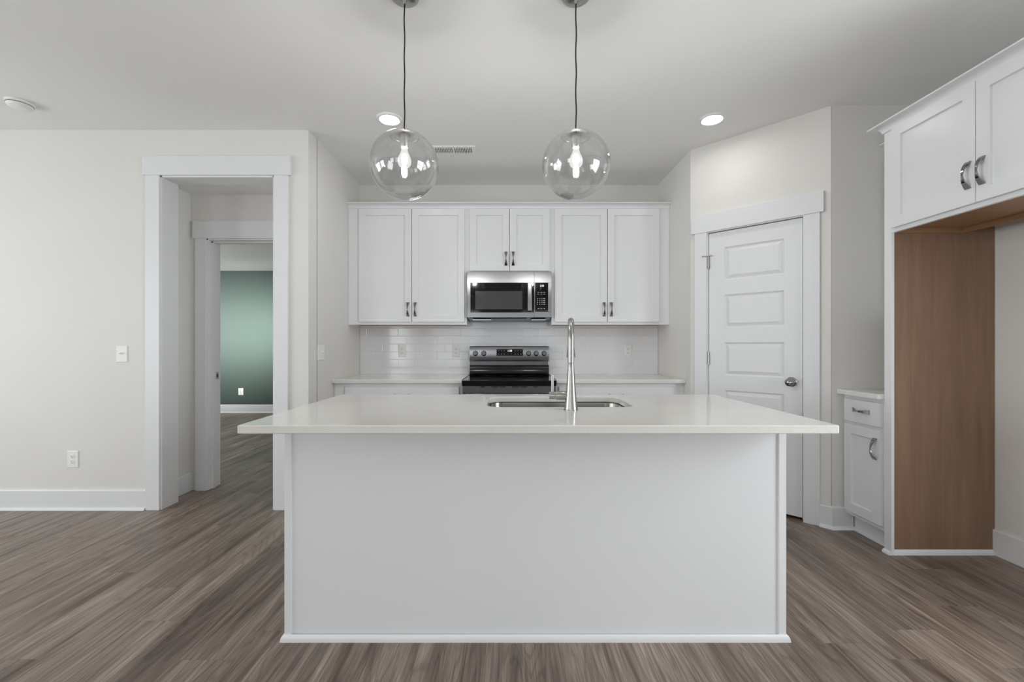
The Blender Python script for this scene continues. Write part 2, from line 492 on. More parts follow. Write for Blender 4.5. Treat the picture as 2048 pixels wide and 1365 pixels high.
MB().box(BX0 + 0.010, BX0 + 0.022, 3.60, 3.635, 0, BZ - 0.012).box(BX1 - 0.022, BX1 - 0.01, 3.60, 3.635, 0, BZ - 0.012).box(BX0 + 0.01, BX1 - 0.01, 3.60, 3.635, BZ - 0.024, BZ - 0.01).build('door_stop', 'trim', r2, off2)
st = MB().box(BX0 + 0.011, BX0 + 0.0135, 3.645, 3.685, 0.90, 0.96).build('strike_plate', 'satin_metal', r2, off2, bevel=0.001)
MB().box(BX0 + 0.0125, BX0 + 0.0145, 3.657, 3.673, 0.917, 0.943).build('latch_hole', 'dark', st, off2)

BB = [(0, 0), (0.014, 0), (0.014, 0.138), (0.011, 0.144), (0, 0.144)]
def quarter(r=0.019, n=6, h=None):
    h = h or r
    return [(0, 0)] + [(r * math.cos(a), h * math.sin(a)) for a in [PI / 2 * i / n for i in range(n + 1)]]
def baseboard(name, path, shoe=True):
    o = struct(MB().sweep(path, BB).build(name, 'trim', None, (path[0][0], path[0][1], 0)))
    if shoe:
        sp = []
        P = [Vector(p) for p in path]
        MB().sweep(path, [(0.013 + d, z) for d, z in quarter(0.016, 5, 0.02)]).build('shoe_molding', 'trim', o, (path[0][0], path[0][1], 0), smooth=50)
    return o
baseboard('baseboard_left', [(-5.6, YL), (OX0 - 0.101, YL)])
baseboard('baseboard_doorway', [(OX1 + 0.101, YL), (XL, YL), (XL, 3.56)])
baseboard('baseboard_hall', [(-2.61, 3.56), (-2.61, 3.292)][::-1] if False else [(-2.61, 3.292), (-2.61, 3.56)], False)
baseboard('baseboard_bedroom', [(-6.5, 7.61), (-1.62, 7.61)])
c45 = math.sqrt(0.5)
pt = lambda s: (XR + s * c45, 3.464 - s * c45)
baseboard('baseboard_pantry', [pt(0.853), (XP, YP), (2.215, YP)])
baseboard('baseboard_right', [(XW, 2.472), (XW, -4.5)], False)

# ------------------------------------------------------------------ pantry door
d1 = struct_root('door_1', PANTRY, PRZ, 'closed white five panel pantry door on the angled wall')
MB().box(0.039, 0.131, -0.018, 0, 0, 2.06).build('casing', 'trim', d1, bevel=0.0015)
MB().box(0.762, 0.853, -0.018, 0, 0, 2.06).build('casing', 'trim', d1, bevel=0.0015)
MB().box(0.0146, 0.8745, -0.023, 0, 2.06, 2.1975).build('head_casing', 'trim', d1, bevel=0.0015)
MB().box(0.125, 0.1385, -0.004, 0.115, 0, 2.0565).box(0.7575, 0.768, -0.004, 0.115, 0, 2.0565).box(0.125, 0.768, -0.004, 0.115, 2.0545, 2.066).build('jamb', 'trim', d1)
MB().box(0.137, 0.152, 0.042, 0.062, 0, 2.056).box(0.745, 0.759, 0.042, 0.062, 0, 2.056).box(0.137, 0.759, 0.042, 0.062, 2.04, 2.056).build('door_stop', 'trim', d1)
def panel_rect(m, x0, x1, z0, z1, loops):
    """front rings from (inset, depth) pairs, closed by a flat field"""
    prev = None; vs = []; fs = []
    for ins, dep in loops:
        base = len(vs)
        vs += [(x0 + ins, dep, z0 + ins), (x1 - ins, dep, z0 + ins), (x1 - ins, dep, z1 - ins), (x0 + ins, dep, z1 - ins)]
        if prev is not None:
            for i in range(4): fs.append((prev + i, prev + (i + 1) % 4, base + (i + 1) % 4, base + i))
        prev = base
    fs.append((prev, prev + 1, prev + 2, prev + 3))
    m.add(vs, fs)
DX0, DX1, DZ0, DZ1 = 0.1425, 0.7535, 0.022, 2.0475
m = MB()
fy = 0.004
m.box(DX0, DX1, fy + 0.011, 0.039, DZ0, DZ1)
def ring_sides(m, x0, x1, z0, z1, y0, y1):
    m.add([(x0, y0, z0), (x1, y0, z0), (x1, y0, z1), (x0, y0, z1), (x0, y1, z0), (x1, y1, z0), (x1, y1, z1), (x0, y1, z1)],
          [(0, 1, 5, 4), (1, 2, 6, 5), (2, 3, 7, 6), (3, 0, 4, 7)])
ring_sides(m, DX0, DX1, DZ0, DZ1, fy, fy + 0.012)
px0, px1 = 0.253, 0.646
tops = [1.928 - 0.36 * i for i in range(5)]
def quad(m, x0, x1, z0, z1, y): m.add([(x0, y, z0), (x1, y, z0), (x1, y, z1), (x0, y, z1)], [(0, 1, 2, 3)])
quad(m, DX0, px0, DZ0, DZ1, fy); quad(m, px1, DX1, DZ0, DZ1, fy)
edges = [DZ1] + [z for t in tops for z in (t, t - 0.249)] + [DZ0]
for i in range(0, len(edges), 2): quad(m, px0, px1, edges[i + 1], edges[i], fy)
for t in tops: panel_rect(m, px0, px1, t - 0.249, t, [(0, fy), (0.006, fy + 0.0065), (0.012, fy + 0.0105), (0.034, fy + 0.001), (0.036, fy + 0.0005)])
m.build('door_panel', 'trim', d1)
# knob
kn = MB()
mk = Matrix.Translation((0.689, fy, 0.935)) @ Matrix.Rotation(PI / 2, 4, 'X')
kn.lathe([(0.0, 0), (0.033, 0), (0.033, 0.004), (0.028, 0.009), (0.014, 0.013), (0.0115, 0.02), (0.0115, 0.034), (0.017, 0.038), (0.0255, 0.046), (0.0275, 0.056), (0.025, 0.064), (0.016, 0.069), (0.0, 0.0705)], 36, mk)
kn.build('door_handle', 'chrome', d1, smooth=40)
for hz in (1.824, 1.085, 0.33):
    hg = MB().tube([(0.1415, -0.004, hz - 0.047), (0.1415, -0.004, hz + 0.047)], 0.0062, 12)
    hg.box(0.139, 0.147, 0.0, 0.0045, hz - 0.044, hz + 0.044)
    hg.tube([(0.1415, -0.004, hz + 0.047), (0.1415, -0.004, hz + 0.052)], 0.0045, 10)
    hg.build('hinge', 'satin_metal', d1, smooth=40)
ds = MB().tube([(0.1415, -0.006, 1.873), (0.112, -0.035, 1.873)], 0.003, 8).tube([(0.112, -0.035, 1.873), (0.107, -0.04, 1.873)], 0.006, 10)
ds.tube([(0.1415, -0.006, 1.873), (0.165, -0.028, 1.873)], 0.003, 8).tube([(0.165, -0.028, 1.873), (0.169, -0.032, 1.873)], 0.006, 10)
ds.build('door_stop_arm', 'satin_metal', d1, smooth=40)
MB().box(0.7538, 0.7576, -0.001, 0.03, 0.905, 0.965).build('strike_plate', 'chrome', d1)

# ------------------------------------------------------------------ cabinet parts
def pull_mesh(L=0.126, w_end=0.028, w_mid=0.0065, rise=0.027):
    """bow-tie arched pull along local Z, standing off along -Y"""
    m = MB(); n = 28; rings = []
    for i in range(n + 1):
        t = i / n; a = abs(2 * t - 1)
        z = -L / 2 + L * t
        w2 = (w_mid + (w_end - w_mid) * a ** 1.1) / 2
        h = rise * (1 - a ** 2.2) + 0.004
        th = 0.0035 + 0.004 * a ** 3
        yb = -(h - th) if a < 0.93 else 0.0
        rings.append([(-w2, yb, z), (w2, yb, z), (w2 * 0.86, -h - 0.001, z), (-w2 * 0.86, -h - 0.001, z)])
    m.loft(rings)
    return m
PULL = None
def add_pull(parent, x, y, z, horizontal=False):
    global PULL
    if PULL is None:
        PULL = pull_mesh().build('handle', 'chrome', parent, smooth=35)
        o = PULL
    else:
        o = PULL.copy(); COL.objects.link(o); o.parent = parent
    o.location = (x, y, z); o.rotation_euler = (0, PI / 2 if horizontal else 0, 0)
    return o

def shaker(name, parent, x0, x1, z0, z1, yf, mat='cabinet', st=0.057, flat=False):
    """framed door front; yf = local y of the carcass face, door stands 19 mm proud"""
    m = MB(); f = yf - 0.020; b = yf - 0.001
    cx, cz = (x0 + x1) / 2, (z0 + z1) / 2
    ring_sides(m, x0, x1, z0, z1, f + 0.001, b)
    quad(m, x0, x1, z0, z1, b)
    if flat:
        panel_rect(m, x0, x1, z0, z1, [(0, f + 0.001), (0.001, f)])
    else:
        panel_rect(m, x0, x1, z0, z1, [(0, f + 0.001), (0.001, f), (st, f), (st + 0.0012, f + 0.0012), (st + 0.0016, f + 0.0125), (st + 0.002, f + 0.013)])
    return m.build(name, mat, parent)

def carcass(parent, w_, d, z0, z1, recess=0.004, bottom='underside', sl=0.04, sr=0.04, rail=0.04):
    """open-bottomed wall cabinet body with a face frame and a recessed underside"""
    m = MB(); t = 0.016
    m.box(0, t, 0.019, d, z0, z1).box(w_ - t, w_, 0.019, d, z0, z1)
    m.box(t, w_ - t, 0.019, d, z1 - t, z1).box(t, w_ - t, d - 0.012, d, z0, z1 - t)
    c = (sl + w_ - sr) / 2
    m.box(0, sl, 0, 0.019, z0, z1).box(w_ - sr, w_, 0, 0.019, z0, z1)
    m.box(sl, w_ - sr, 0, 0.019, z0, z0 + rail).box(sl, w_ - sr, 0, 0.019, z1 - 0.06, z1)
    m.box(c - 0.03, c + 0.03, 0, 0.019, z0 + rail, z1 - 0.06)
    b = m.build('cabinet_body', 'cabinet', parent)
    MB().box(t, w_ - t, 0.019, d - 0.012, z0 + recess, z0 + recess + 0.012).build('bottom_panel', bottom, parent)
    return b

# ---- wall cabinets on the back wall (front frames at y = 3.917)
YC = 3.917; UD = YB - YC - 0.001
def upper(name_label, x0, x1, z0, doors, z1=2.425, hz=None, sl=0.04, sr=0.04):
    c = thing('wall_cabinet', name_label, 'cabinet', (x0, YC, z0), 0, 'white wall cabinets over the back counter')
    carcass(c, x1 - x0, UD, 0, z1 - z0, sl=sl, sr=sr)
    n = len(doors)
    for i, (a, b, c0, c1) in enumerate(doors):
        d = shaker('door', c, a - x0, b - x0, c0 - z0, c1 - z0, 0)
        hx = (b - x0 - 0.029) if i == 0 else (a - x0 + 0.029)
        add_pull(d, hx, -0.020, hz - z0)
    return c
upper('tall white two door wall cabinet left of the microwave, next to the left wall', XL + 0.002, -0.3842, 1.370,
      [(-1.351, -0.8806, 1.395, 2.410), (-0.8734, -0.403, 1.395, 2.410)], hz=1.507, sl=0.115)
upper('short white two door wall cabinet directly above the microwave', -0.3834, 0.3782, 1.8415,
      [(-0.354, -0.0025, 1.853, 2.410), (0.0035, 0.357, 1.853, 2.410)], hz=1.962)
upper('tall white two door wall cabinet right of the microwave, behind the tap', 0.379, XR - 0.002, 1.370,
      [(0.407, 0.8765, 1.395, 2.410), (0.882, 1.342, 1.395, 2.410)], hz=1.507, sr=0.115)
CROWN = [(0, 0), (0.005, 0), (0.008, 0.005)] + [(0.048 - 0.038 * math.cos(a), 0.006 + 0.028 * math.sin(a)) if False else
         (0.008 + 0.038 * (1 - math.cos(a)), 0.006 + 0.029 * math.sin(a)) for a in [PI / 2 * i / 8 for i in range(1, 9)]] + [(0.050, 0.037), (0.050, 0.044), (0, 0.044)]
cr = MB().sweep([(XL + 0.002, YC), (XR - 0.002, YC)], [(d, z + 2.4155) for d, z in CROWN])
tag(cr.box(XL + 0.002, XR - 0.002, YC, YC + 0.02, 2.4255, 2.4595).build('crown_molding', 'cabinet', None, (0, YC, 2.4155), smooth=30),
    'long white crown molding along the top of the back wall cabinets', 'molding')

# ---- base cabinets and counters on the back wall
CT = 0.905
def base_run(label, clabel, x0, x1, dx0, dx1, side):
    c = thing('base_cabinet', label, 'cabinet', (x0, 3.60, 0), 0, 'white base cabinets below the back counter')
    W = x1 - x0; D = YB - 3.60 - 0.002
    MB().box(0, W, 0, D, 0.10, CT - 0.031).build('cabinet_body', 'cabinet', c)
    MB().box(0, W, 0.075, D, 0, 0.10).build('toe_kick', 'cabinet', c)
    a, b = dx0 - x0, dx1 - x0
    dr = shaker('drawer', c, a, b, 0.70, 0.842, 0, flat=True)
    add_pull(dr, (a + b) / 2, -0.020, 0.772, True)
    mid = (a + b) / 2
    for i, (p, q) in enumerate(((a, mid - 0.0025), (mid + 0.0025, b))):
        d = shaker('door', c, p, q, 0.125, 0.68, 0)
        add_pull(d, q - 0.029 if i == 0 else p + 0.029, -0.020, 0.58)
    ct = MB().box(x0, x1 + (0.0 if side > 0 else 0.0), 3.55, YB - 0.002, CT - 0.030, CT)
    tag(ct.build('countertop', 'quartz', None, ((x0 + x1) / 2, 3.9, CT - 0.03), bevel=0.003), clabel, 'countertop', 'quartz counters on the back wall')
base_run('white base cabinet with wide drawer left of the range', 'off-white quartz counter on the back wall left of the range', XL + 0.002, -0.3865, -1.354, -0.416, -1)
base_run('white base cabinet with wide drawer right of the range', 'off-white quartz counter on the back wall right of the range', 0.3815, XR - 0.002, 0.409, 1.346, 1)

# ---- tile backsplash: bevelled 3x6 tiles in running bond
def backsplash():
    gr = MB().box(XL + 0.002, XR - 0.002, YB - 0.0088, YB - 0.0005, CT, 1.372)
    gr.box(-0.3834, 0.378, YB - 0.0088, YB - 0.0005, 1.372, 1.42)
    o = struct(gr.build('wall_tile_backsplash', 'grout', None, (0, YB, CT)), 'glossy white subway tile backsplash')
    m = MB(); TW, TH, g = 0.1516, 0.0757, 0.0015
    z = 1.2735 - 5 * TH; row = 0
    while z < 1.43:
        ph = -1.078 if row % 2 == 1 else -1.078 + TW / 2
        x = ph - 6 * TW
        while x < XR:
            a, b = max(x + g / 2, XL + 0.003), min(x + TW - g / 2, XR - 0.003)
            c, d = max(z + g / 2, CT + 0.0005), min(z + TH - g / 2, 1.3695 if not (-0.38 < (a + b) / 2 < 0.375) else 1.416)
            if b - a > 0.006 and d - c > 0.004:
                yf = YB - 0.0105; rx, rz = random.uniform(-1, 1) * 0.0002, random.uniform(-1, 1) * 0.00015
                e = 0.0022
                V = [(a, YB - 0.004, c), (b, YB - 0.004, c), (b, YB - 0.004, d), (a, YB - 0.004, d),
                     (a, yf + 0.0012, c), (b, yf + 0.0012, c), (b, yf + 0.0012, d), (a, yf + 0.0012, d),
                     (a + e, yf - rx - rz, c + e), (b - e, yf + rx - rz, c + e), (b - e, yf + rx + rz, d - e), (a + e, yf - rx + rz, d - e)]
                F = [(8, 9, 10, 11)] + [(i, (i + 1) % 4, 4 + (i + 1) % 4, 4 + i) for i in range(4)] + [(4 + i, 4 + (i + 1) % 4, 8 + (i + 1) % 4, 8 + i) for i in range(4)]
                m.add(V, F)
            x += TW
        z += TH; row += 1
    m.build('tile_field', 'tile', o, (0, YB, CT))
backsplash()

# ------------------------------------------------------------------ right side: small base cabinet, refrigerator surround
XF = 2.166
bc = thing('base_cabinet', 'narrow white base cabinet with drawer and door beside the tall brown panel', 'cabinet', (XF, YP - 0.002, 0), -PI / 2)
# local x runs toward the camera, local y toward the right wall
Wn = YP - 0.002 - 2.502
MB().box(0, Wn, 0, XW - XF - 0.003, 0.11, CT - 0.031).build('cabinet_body', 'cabinet', bc, bevel=0.001)
MB().box(0.012, Wn, 0.055, XW - XF - 0.003, 0, 0.11).build('toe_kick', 'cabinet', bc)
MB().sweep([(0.016, 0.055), (Wn, 0.055)], quarter(0.014, 5, 0.019)).build('shoe_molding', 'cabinet', bc, smooth=50)
dr = shaker('drawer', bc, 0.022, 0.292, 0.710, 0.849, 0, flat=True)
add_pull(dr, 0.157, -0.020, 0.785, True)
dd = shaker('door', bc, 0.022, 0.292, 0.1385, 0.691, 0)
add_pull(dd, 0.292 - 0.032, -0.020, 0.578)
tag(MB().box(2.115, XW - 0.002, 2.503, YP - 0.002, CT - 0.03, CT).build('countertop', 'quartz', None, (2.4, 2.66, CT - 0.03), bevel=0.003),
    'short off-white quartz counter between the pantry wall and the brown panel', 'countertop')

fp = thing('refrigerator_end_panel', 'tall brown wood grain panel with white front stile beside the empty refrigerator space', 'panel', (2.45, 2.475, 0))
fo = (2.45, 2.475, 0)
MB().box(2.162, XW - 0.003, 2.468, 2.487, 0, 1.862).build('panel', 'laminate', fp, fo)
MB().box(2.162, XW - 0.003, 2.4872, 2.4992, 0, 2.40).build('outer_skin', 'cabinet', fp, fo)
MB().box(2.155, 2.1722, 2.455, 2.5015, 0, 2.402).build('front_stile', 'cabinet', fp, fo, bevel=0.001)
MB().sweep([(2.1722, 2.468), (XW - 0.016, 2.468)], quarter(0.014, 5, 0.028)).build('shoe_molding', 'cabinet', fp, fo, smooth=50)
MB().sweep([(2.155, 2.5015), (2.155, 2.455)], quarter(0.016, 6, 0.02)).build('shoe_molding', 'cabinet', fp, fo, smooth=50)

fc = thing('wall_cabinet', 'deep white two door cabinet hung over the empty refrigerator space', 'cabinet', (2.157, 2.467, 1.822), -PI / 2)
FW, FD, FH = 2.467 - 1.525, 0.418, 0.60
m = MB(); t = 0.016
m.box(0.04, FW - 0.04, 0, 0.019, 0, 0.036).box(0.04, FW - 0.04, 0, 0.019, FH - 0.05, FH).box(0, 0.04, 0, 0.019, 0, FH).box(FW - 0.04, FW, 0, 0.019, 0, FH).box(FW/2 - 0.03, FW/2 + 0.03, 0, 0.019, 0.036, FH - 0.05)
m.box(0, FW, 0.019, FD + 0.175, FH - t, FH).box(0, t, 0.019, FD, 0.04, FH).box(FW - t, FW, 0.019, FD, 0.04, FH)
m.build('cabinet_body', 'cabinet', fc)
u = MB().box(0, FW, 0.019, FD, 0.027, 0.04)
u.box(0, 0.014, 0.019, FD, 0.0, 0.027).box(FW - 0.014, FW, 0.019, FD, 0, 0.027).box(0.014, FW - 0.014, FD - 0.013, FD, 0.0, 0.027)
u.box(0, FW, FD - 0.012, FD, 0.04, FH - t)
u.build('underside', 'underside', fc)
for i, (a, b) in enumerate(((0.029, 0.4695), (0.4725, 0.913))):
    d = shaker('door', fc, a, b, 0.022, 0.582, 0)
    add_pull(d, b - 0.029 if i == 0 else a + 0.029, -0.020, 0.157)
cr2 = MB().sweep([(2.425, 2.5015), (2.155, 2.5015), (2.155, 1.5)], [(d * 1.1, z + 2.4025) for d, z in CROWN])
tag(cr2.build('crown_molding', 'cabinet', None, (2.155, 2.2, 2.4025), smooth=30), 'white crown molding wrapping the top of the refrigerator cabinet', 'molding')

wc = thing('wall_cabinet', 'white wall cabinet mostly hidden behind the refrigerator cabinet, top edge showing', 'cabinet', (2.44, YP - 0.002, 1.37), -PI / 2)
carcass(wc, Wn, XW - 2.44 - 0.003, 0, 1.09)
dw = shaker('door', wc, 0.022, 0.292, 0.02, 1.07, 0)
add_pull(dw, 0.26, -0.02, 0.14)
MB().sweep([(0.0, 0.0), (Wn - 0.06, 0.0)], [(d, z + 1.07) for d, z in CROWN]).build('cornice', 'cabinet', wc, smooth=30)

# ------------------------------------------------------------------ island
IX0, IX1, IY0, IY1 = -0.904, 1.111, 1.755, 2.455
isl = thing('kitchen_island', 'white panelled kitchen island in the centre of the room', 'kitchen island', ((IX0 + IX1) / 2, (IY0 + IY1) / 2, 0))
io = ((IX0 + IX1) / 2, (IY0 + IY1) / 2, 0)
MB().box(IX0 + 0.004, IX1 - 0.004, IY0, IY0 + 0.018, 0, CT - 0.0305).build('back_panel', 'cabinet', isl, io)
for x0, x1 in ((IX0, IX0 + 0.018), (IX1 - 0.018, IX1)):
    MB().box(x0, x1, IY0 + 0.001, IY1, 0, CT - 0.0305).build('side_panel', 'cabinet', isl, io)
for x0, x1 in ((IX0 - 0.001, IX0 + 0.027), (IX1 - 0.0285, IX1 + 0.001)):
    MB().box(x0, x1, IY0 - 0.0075, IY0 + 0.006, 0, CT - 0.0305).build('corner_trim', 'cabinet', isl, io, bevel=0.0015)
MB().box(IX0 + 0.018, IX1 - 0.018, IY1 - 0.02, IY1, 0.10, CT - 0.0305).box(IX0 + 0.018, IX1 - 0.018, IY1 - 0.09, IY1 - 0.075, 0, 0.10).build('front_frame', 'cabinet', isl, io)
MB().box(IX0 + 0.018, IX1 - 0.018, IY0 + 0.018, IY1 - 0.02, 0.10, 0.118).build('cabinet_floor', 'cabinet', isl, io)
MB().sweep([(IX0 - 0.001, IY1), (IX0 - 0.001, IY0 - 0.0075), (IX1 + 0.001, IY0 - 0.0075), (IX1 + 0.001, IY1)], quarter(0.012, 6, 0.026)).build('shoe_molding', 'cabinet', isl, io, smooth=50)
# countertop with the sink cutout
SX0, SX1, SY0, SY1, SR = -0.105, 0.580, 1.985, 2.385, 0.07
def rrect(x0, x1, y0, y1, r, n=8):
    P = []
    for cx, cy, a0 in ((x1 - r, y1 - r, 0), (x0 + r, y1 - r, PI / 2), (x0 + r, y0 + r, PI), (x1 - r, y0 + r, 3 * PI / 2)):
        P += [(cx + r * math.cos(a0 + PI / 2 * i / n), cy + r * math.sin(a0 + PI / 2 * i / n)) for i in range(n + 1)]
    return P
def countertop_island():
    n = 8
    CX0, CX1, CY0, CY1 = -0.964, 1.1675, 1.535, 2.492
    out = rrect(CX0, CX1, CY0, CY1, 0.009, n); inn = rrect(SX0, SX1, SY0, SY1, SR, n)
    L = len(out); vs = []; fs = []; e = 0.0025
    def sh(P, d, ox=0):
        # inset outline by d toward the slab
        Q = []
        for i, (x, y) in enumerate(P):
            a = Vector(P[i - 1]); b = Vector(P[(i + 1) % L]); t = (b - a).normalized()
            Q.append((x - t.y * d * 1.0, y + t.x * d * 1.0))
        return Q
    zt, zb = CT, CT - 0.030
    rings = [[(x, y, zb) for x, y in sh(inn, -e)], [(x, y, zb) for x, y in sh(out, e)],
             [(x, y, zb + e) for x, y in out], [(x, y, zt - e) for x, y in out], [(x, y, zt) for x, y in sh(out, e)],
             [(x, y, zt) for x, y in sh(inn, -e)], [(x, y, zt - e) for x, y in inn], [(x, y, zb + e) for x, y in inn]]
    m = MB(); rr = rings + [rings[0]]
    m.loft(rr, cap=False)
    return m
ic = countertop_island().build('countertop', 'quartz', None, (0.10, 2.01, CT - 0.03), smooth=30)
tag(ic, 'long polished off-white quartz worktop on the kitchen island, with sink cutout', 'countertop')
# sink
so = (0.2375, 2.185, CT - 0.031)
sk = thing('sink', 'stainless undermount sink set into the island worktop behind the tap', 'sink', so)
m = MB(); rings = []
for (ins, z, r) in ((-0.02, -0.0008, SR + 0.02), (0.003, -0.0008, SR), (0.004, -0.006, SR), (0.010, -0.17, SR - 0.005), (0.02, -0.195, SR - 0.012), (0.05, -0.203, SR - 0.03)):
    rings.append([(x, y, CT - 0.031 + z) for x, y in rrect(SX0 + ins, SX1 - ins, SY0 + ins, SY1 - ins, r)])
m.loft(rings, cap=False); n = len(rings[0]); m.f.append(tuple(range(len(m.v) - n, len(m.v))))
m.build('basin', 'sink_steel', sk, so, smooth=40)
MB().lathe([(0, 0.004), (0.02, 0.004), (0.04, 0.005), (0.045, 0.001), (0.045, -0.002)], 32, Matrix.Translation((0.2375, 2.185, CT - 0.031 - 0.203))).build('drain', 'satin_metal', sk, so, smooth=40)

# faucet
FX, FY = 0.2695, 1.907
fo = (FX, FY, CT)
fa = thing('kitchen_faucet', 'tall brushed nickel pull-down tap on the island worktop, lever to its left', 'faucet', fo, -math.atan2(FX, FY))
MB().lathe([(0, 0), (0.0315, 0), (0.0315, 0.003), (0.0297, 0.0045), (0.0275, 0.022), (0.0245, 0.05), (0.0217, 0.081), (0.0192, 0.11), (0.0168, 0.141), (0.0145, 0.178), (0.0133, 0.204), (0.0128, 0.2055), (0, 0.2055)], 40).build('body', 'nickel', fa, smooth=40)
AR = 0.088
path = [(0, 0, 0.206), (0, 0, 0.26), (0, 0, 0.307)] + [(0, AR - AR * math.cos(a), 0.307 + AR * math.sin(a)) for a in [PI * i / 20 for i in range(1, 21)]] + [(0, 2 * AR, 0.30)]
MB().tube(path, 0.0141, 24).build('spout', 'nickel', fa, smooth=40)
hd = MB().lathe([(0, 0.298), (0.0143, 0.298), (0.0150, 0.285), (0.018, 0.262), (0.0206, 0.236), (0.0212, 0.228), (0.0195, 0.224), (0, 0.224)], 32, Matrix.Translation((0, 2 * AR, 0))).build('spray_head', 'nickel', fa, smooth=40)
MB().box(-0.005, 0.005, 2 * AR + 0.016, 2 * AR + 0.021, 0.245, 0.275).build('spray_button', 'satin_metal', hd, bevel=0.001)
rx = Matrix.Translation((0, 0, 0.062)) @ Matrix.Rotation(-PI / 2, 4, 'Y')
MB().lathe([(0, 0.0), (0.0165, 0.0), (0.0195, 0.035), (0.0195, 0.064), (0.0185, 0.0655), (0, 0.0655)], 32, rx).build('valve_housing', 'nickel', fa, smooth=40)
hb = MB().lathe([(0, 0.067), (0.0165, 0.067), (0.0165, 0.093), (0.0155, 0.095), (0, 0.095)], 32, rx).build('handle', 'nickel', fa, smooth=40)
MB().tube([(-0.081, 0, 0.070), (-0.081, 0, 0.153)], 0.0060, 16).build('lever', 'nickel', hb, smooth=40)

# ------------------------------------------------------------------ microwave
MC = -0.003; MY = 3.862
mo = (MC, MY, 1.432)
mw = thing('microwave_oven', 'stainless over-the-range microwave under the short cabinet', 'microwave', mo)
b = MB()
b.add([(-0.373, 0.018, 1.432), (0.374, 0.018, 1.432), (0.374, 0.10, 1.425), (-0.373, 0.10, 1.425), (-0.373, 0.35, 1.408), (0.374, 0.35, 1.408),
       (-0.373, 0.018, 1.840), (0.374, 0.018, 1.840), (0.374, 0.35, 1.840), (-0.373, 0.35, 1.840)],
      [(0, 1, 2, 3), (3, 2, 5, 4), (0, 6, 7, 1), (6, 9, 8, 7), (0, 3, 4, 9, 6), (1, 7, 8, 5, 2), (4, 5, 8, 9)], Matrix.Translation((MC, MY, 0)))
b.build('body', 'steel_dark', mw, mo)
def plate(x0, x1, z0, z1, yf, t=0.02, curve=0.0, n=10):
    return MB().box(x0, x1, yf, yf + t, z0, z1)
def frame(m, X0, X1, Z0, Z1, x0, x1, z0, z1, yf, t):
    m.box(X0, X1, yf, yf + t, z1, Z1).box(X0, X1, yf, yf + t, Z0, z0).box(X0, x0, yf, yf + t, z0, z1).box(x1, X1, yf, yf + t, z0, z1)
    return m
dm = frame(MB(), -0.376, 0.2187, 1.434, 1.8395, -0.347, 0.2187 - 0.0005, 1.477, 1.7416, MY, 0.02)
door = dm.build('door', 'steel', mw, mo, bevel=0.0015)
MB().box(-0.3475, 0.2187, MY + 0.002, MY + 0.018, 1.4765, 1.742).build('door_glass', 'black_glass', door, mo)
MB().box(-0.3043, 0.1144, MY + 0.0012, MY + 0.003, 1.506, 1.667).build('window', 'window_mesh', door, mo)
hm = MB().box(0.1597, 0.1966, MY - 0.034, MY - 0.022, 1.488, 1.7376).box(0.166, 0.190, MY - 0.024, MY + 0.004, 1.50, 1.525).box(0.166, 0.190, MY - 0.024, MY + 0.004, 1.70, 1.725)
hm.build('handle', 'steel', door, mo, bevel=0.004)
bd = MB().lathe([(0.0125, 0), (0.0145, 0.0), (0.0145, 0.0015), (0.0125, 0.0015), (0.0125, 0)], 32, Matrix.Translation((-0.0053, MY, 1.79)) @ Matrix.Rotation(PI / 2, 4, 'X')).build('badge', 'mark', door, mo, smooth=40)
def text(body, size, loc, mat, parent, off, rx=PI / 2, name='lettering', ext=0.0004, align='CENTER'):
    c = bpy.data.curves.new(name, 'FONT'); c.body = body; c.size = size; c.extrude = ext
    c.align_x = align; c.align_y = 'CENTER'
    tmp = bpy.data.objects.new(name + '_outline', c); COL.objects.link(tmp)
    bpy.context.view_layer.update()
    me = bpy.data.meshes.new_from_object(tmp.evaluated_get(bpy.context.evaluated_depsgraph_get()))
    bpy.data.objects.remove(tmp); me.name = name
    o = bpy.data.objects.new(name, me); COL.objects.link(o)
    o.parent = parent; o.location = Vector(loc) - Vector(off); o.rotation_euler = (rx, 0, 0)
    me.materials.clear(); me.materials.append(M[mat])
    return o
text('GE', 0.017, (-0.0053, MY - 0.0006, 1.79), 'mark', door, mo, name='monogram')
pf = frame(MB(), 0.2203, 0.374, 1.434, 1.8395, 0.2268, 0.3425, 1.483, 1.7416, MY, 0.02).build('control_surround', 'steel', mw, mo, bevel=0.0015)
cp = MB().box(0.2263, 0.343, MY + 0.002, MY + 0.018, 1.4825, 1.742).build('control_panel', 'black_glass', mw, mo)
keys = [(xx, zz, 0.0035 if q < 3 else 0.008, 0.0035) for zz in (1.600, 1.583, 1.567, 1.550) for q, xx in enumerate((0.249, 0.269, 0.288, 0.309))]
keys += [(xx, zz, 0.008, 0.0025) for zz in (1.656, 1.640) for xx in (0.256, 0.283, 0.309)] + [(xx, 1.5118, 0.008, 0.0028) for xx in (0.258, 0.283, 0.309)]
for xx, zz, hw, hh in keys:
    MB().box(xx - hw, xx + hw, MY + 0.0012, MY + 0.003, zz - hh, zz + hh).build('key', 'mark', cp, mo)
text('1:50', 0.022, (0.287, MY + 0.0014, 1.713), 'digits', cp, mo, name='clock_digits')
for q in range(-1, 2, 2):
    x0, x1 = (MC - 0.33, MC - 0.16) if q < 0 else (MC + 0.2, MC + 0.33)
    MB().box(x0, x1, MY + 0.055, MY + 0.20, 1.4125, 1.421).build('grease_filter', 'satin_metal', mw, mo)
MB().prism([(MC - 0.155, MY + 0.02), (MC + 0.155, MY + 0.02), (MC + 0.11, MY + 0.085), (MC - 0.11, MY + 0.085)], 1.4215, 1.4315).build('lamp_cover', 'black', mw, mo)

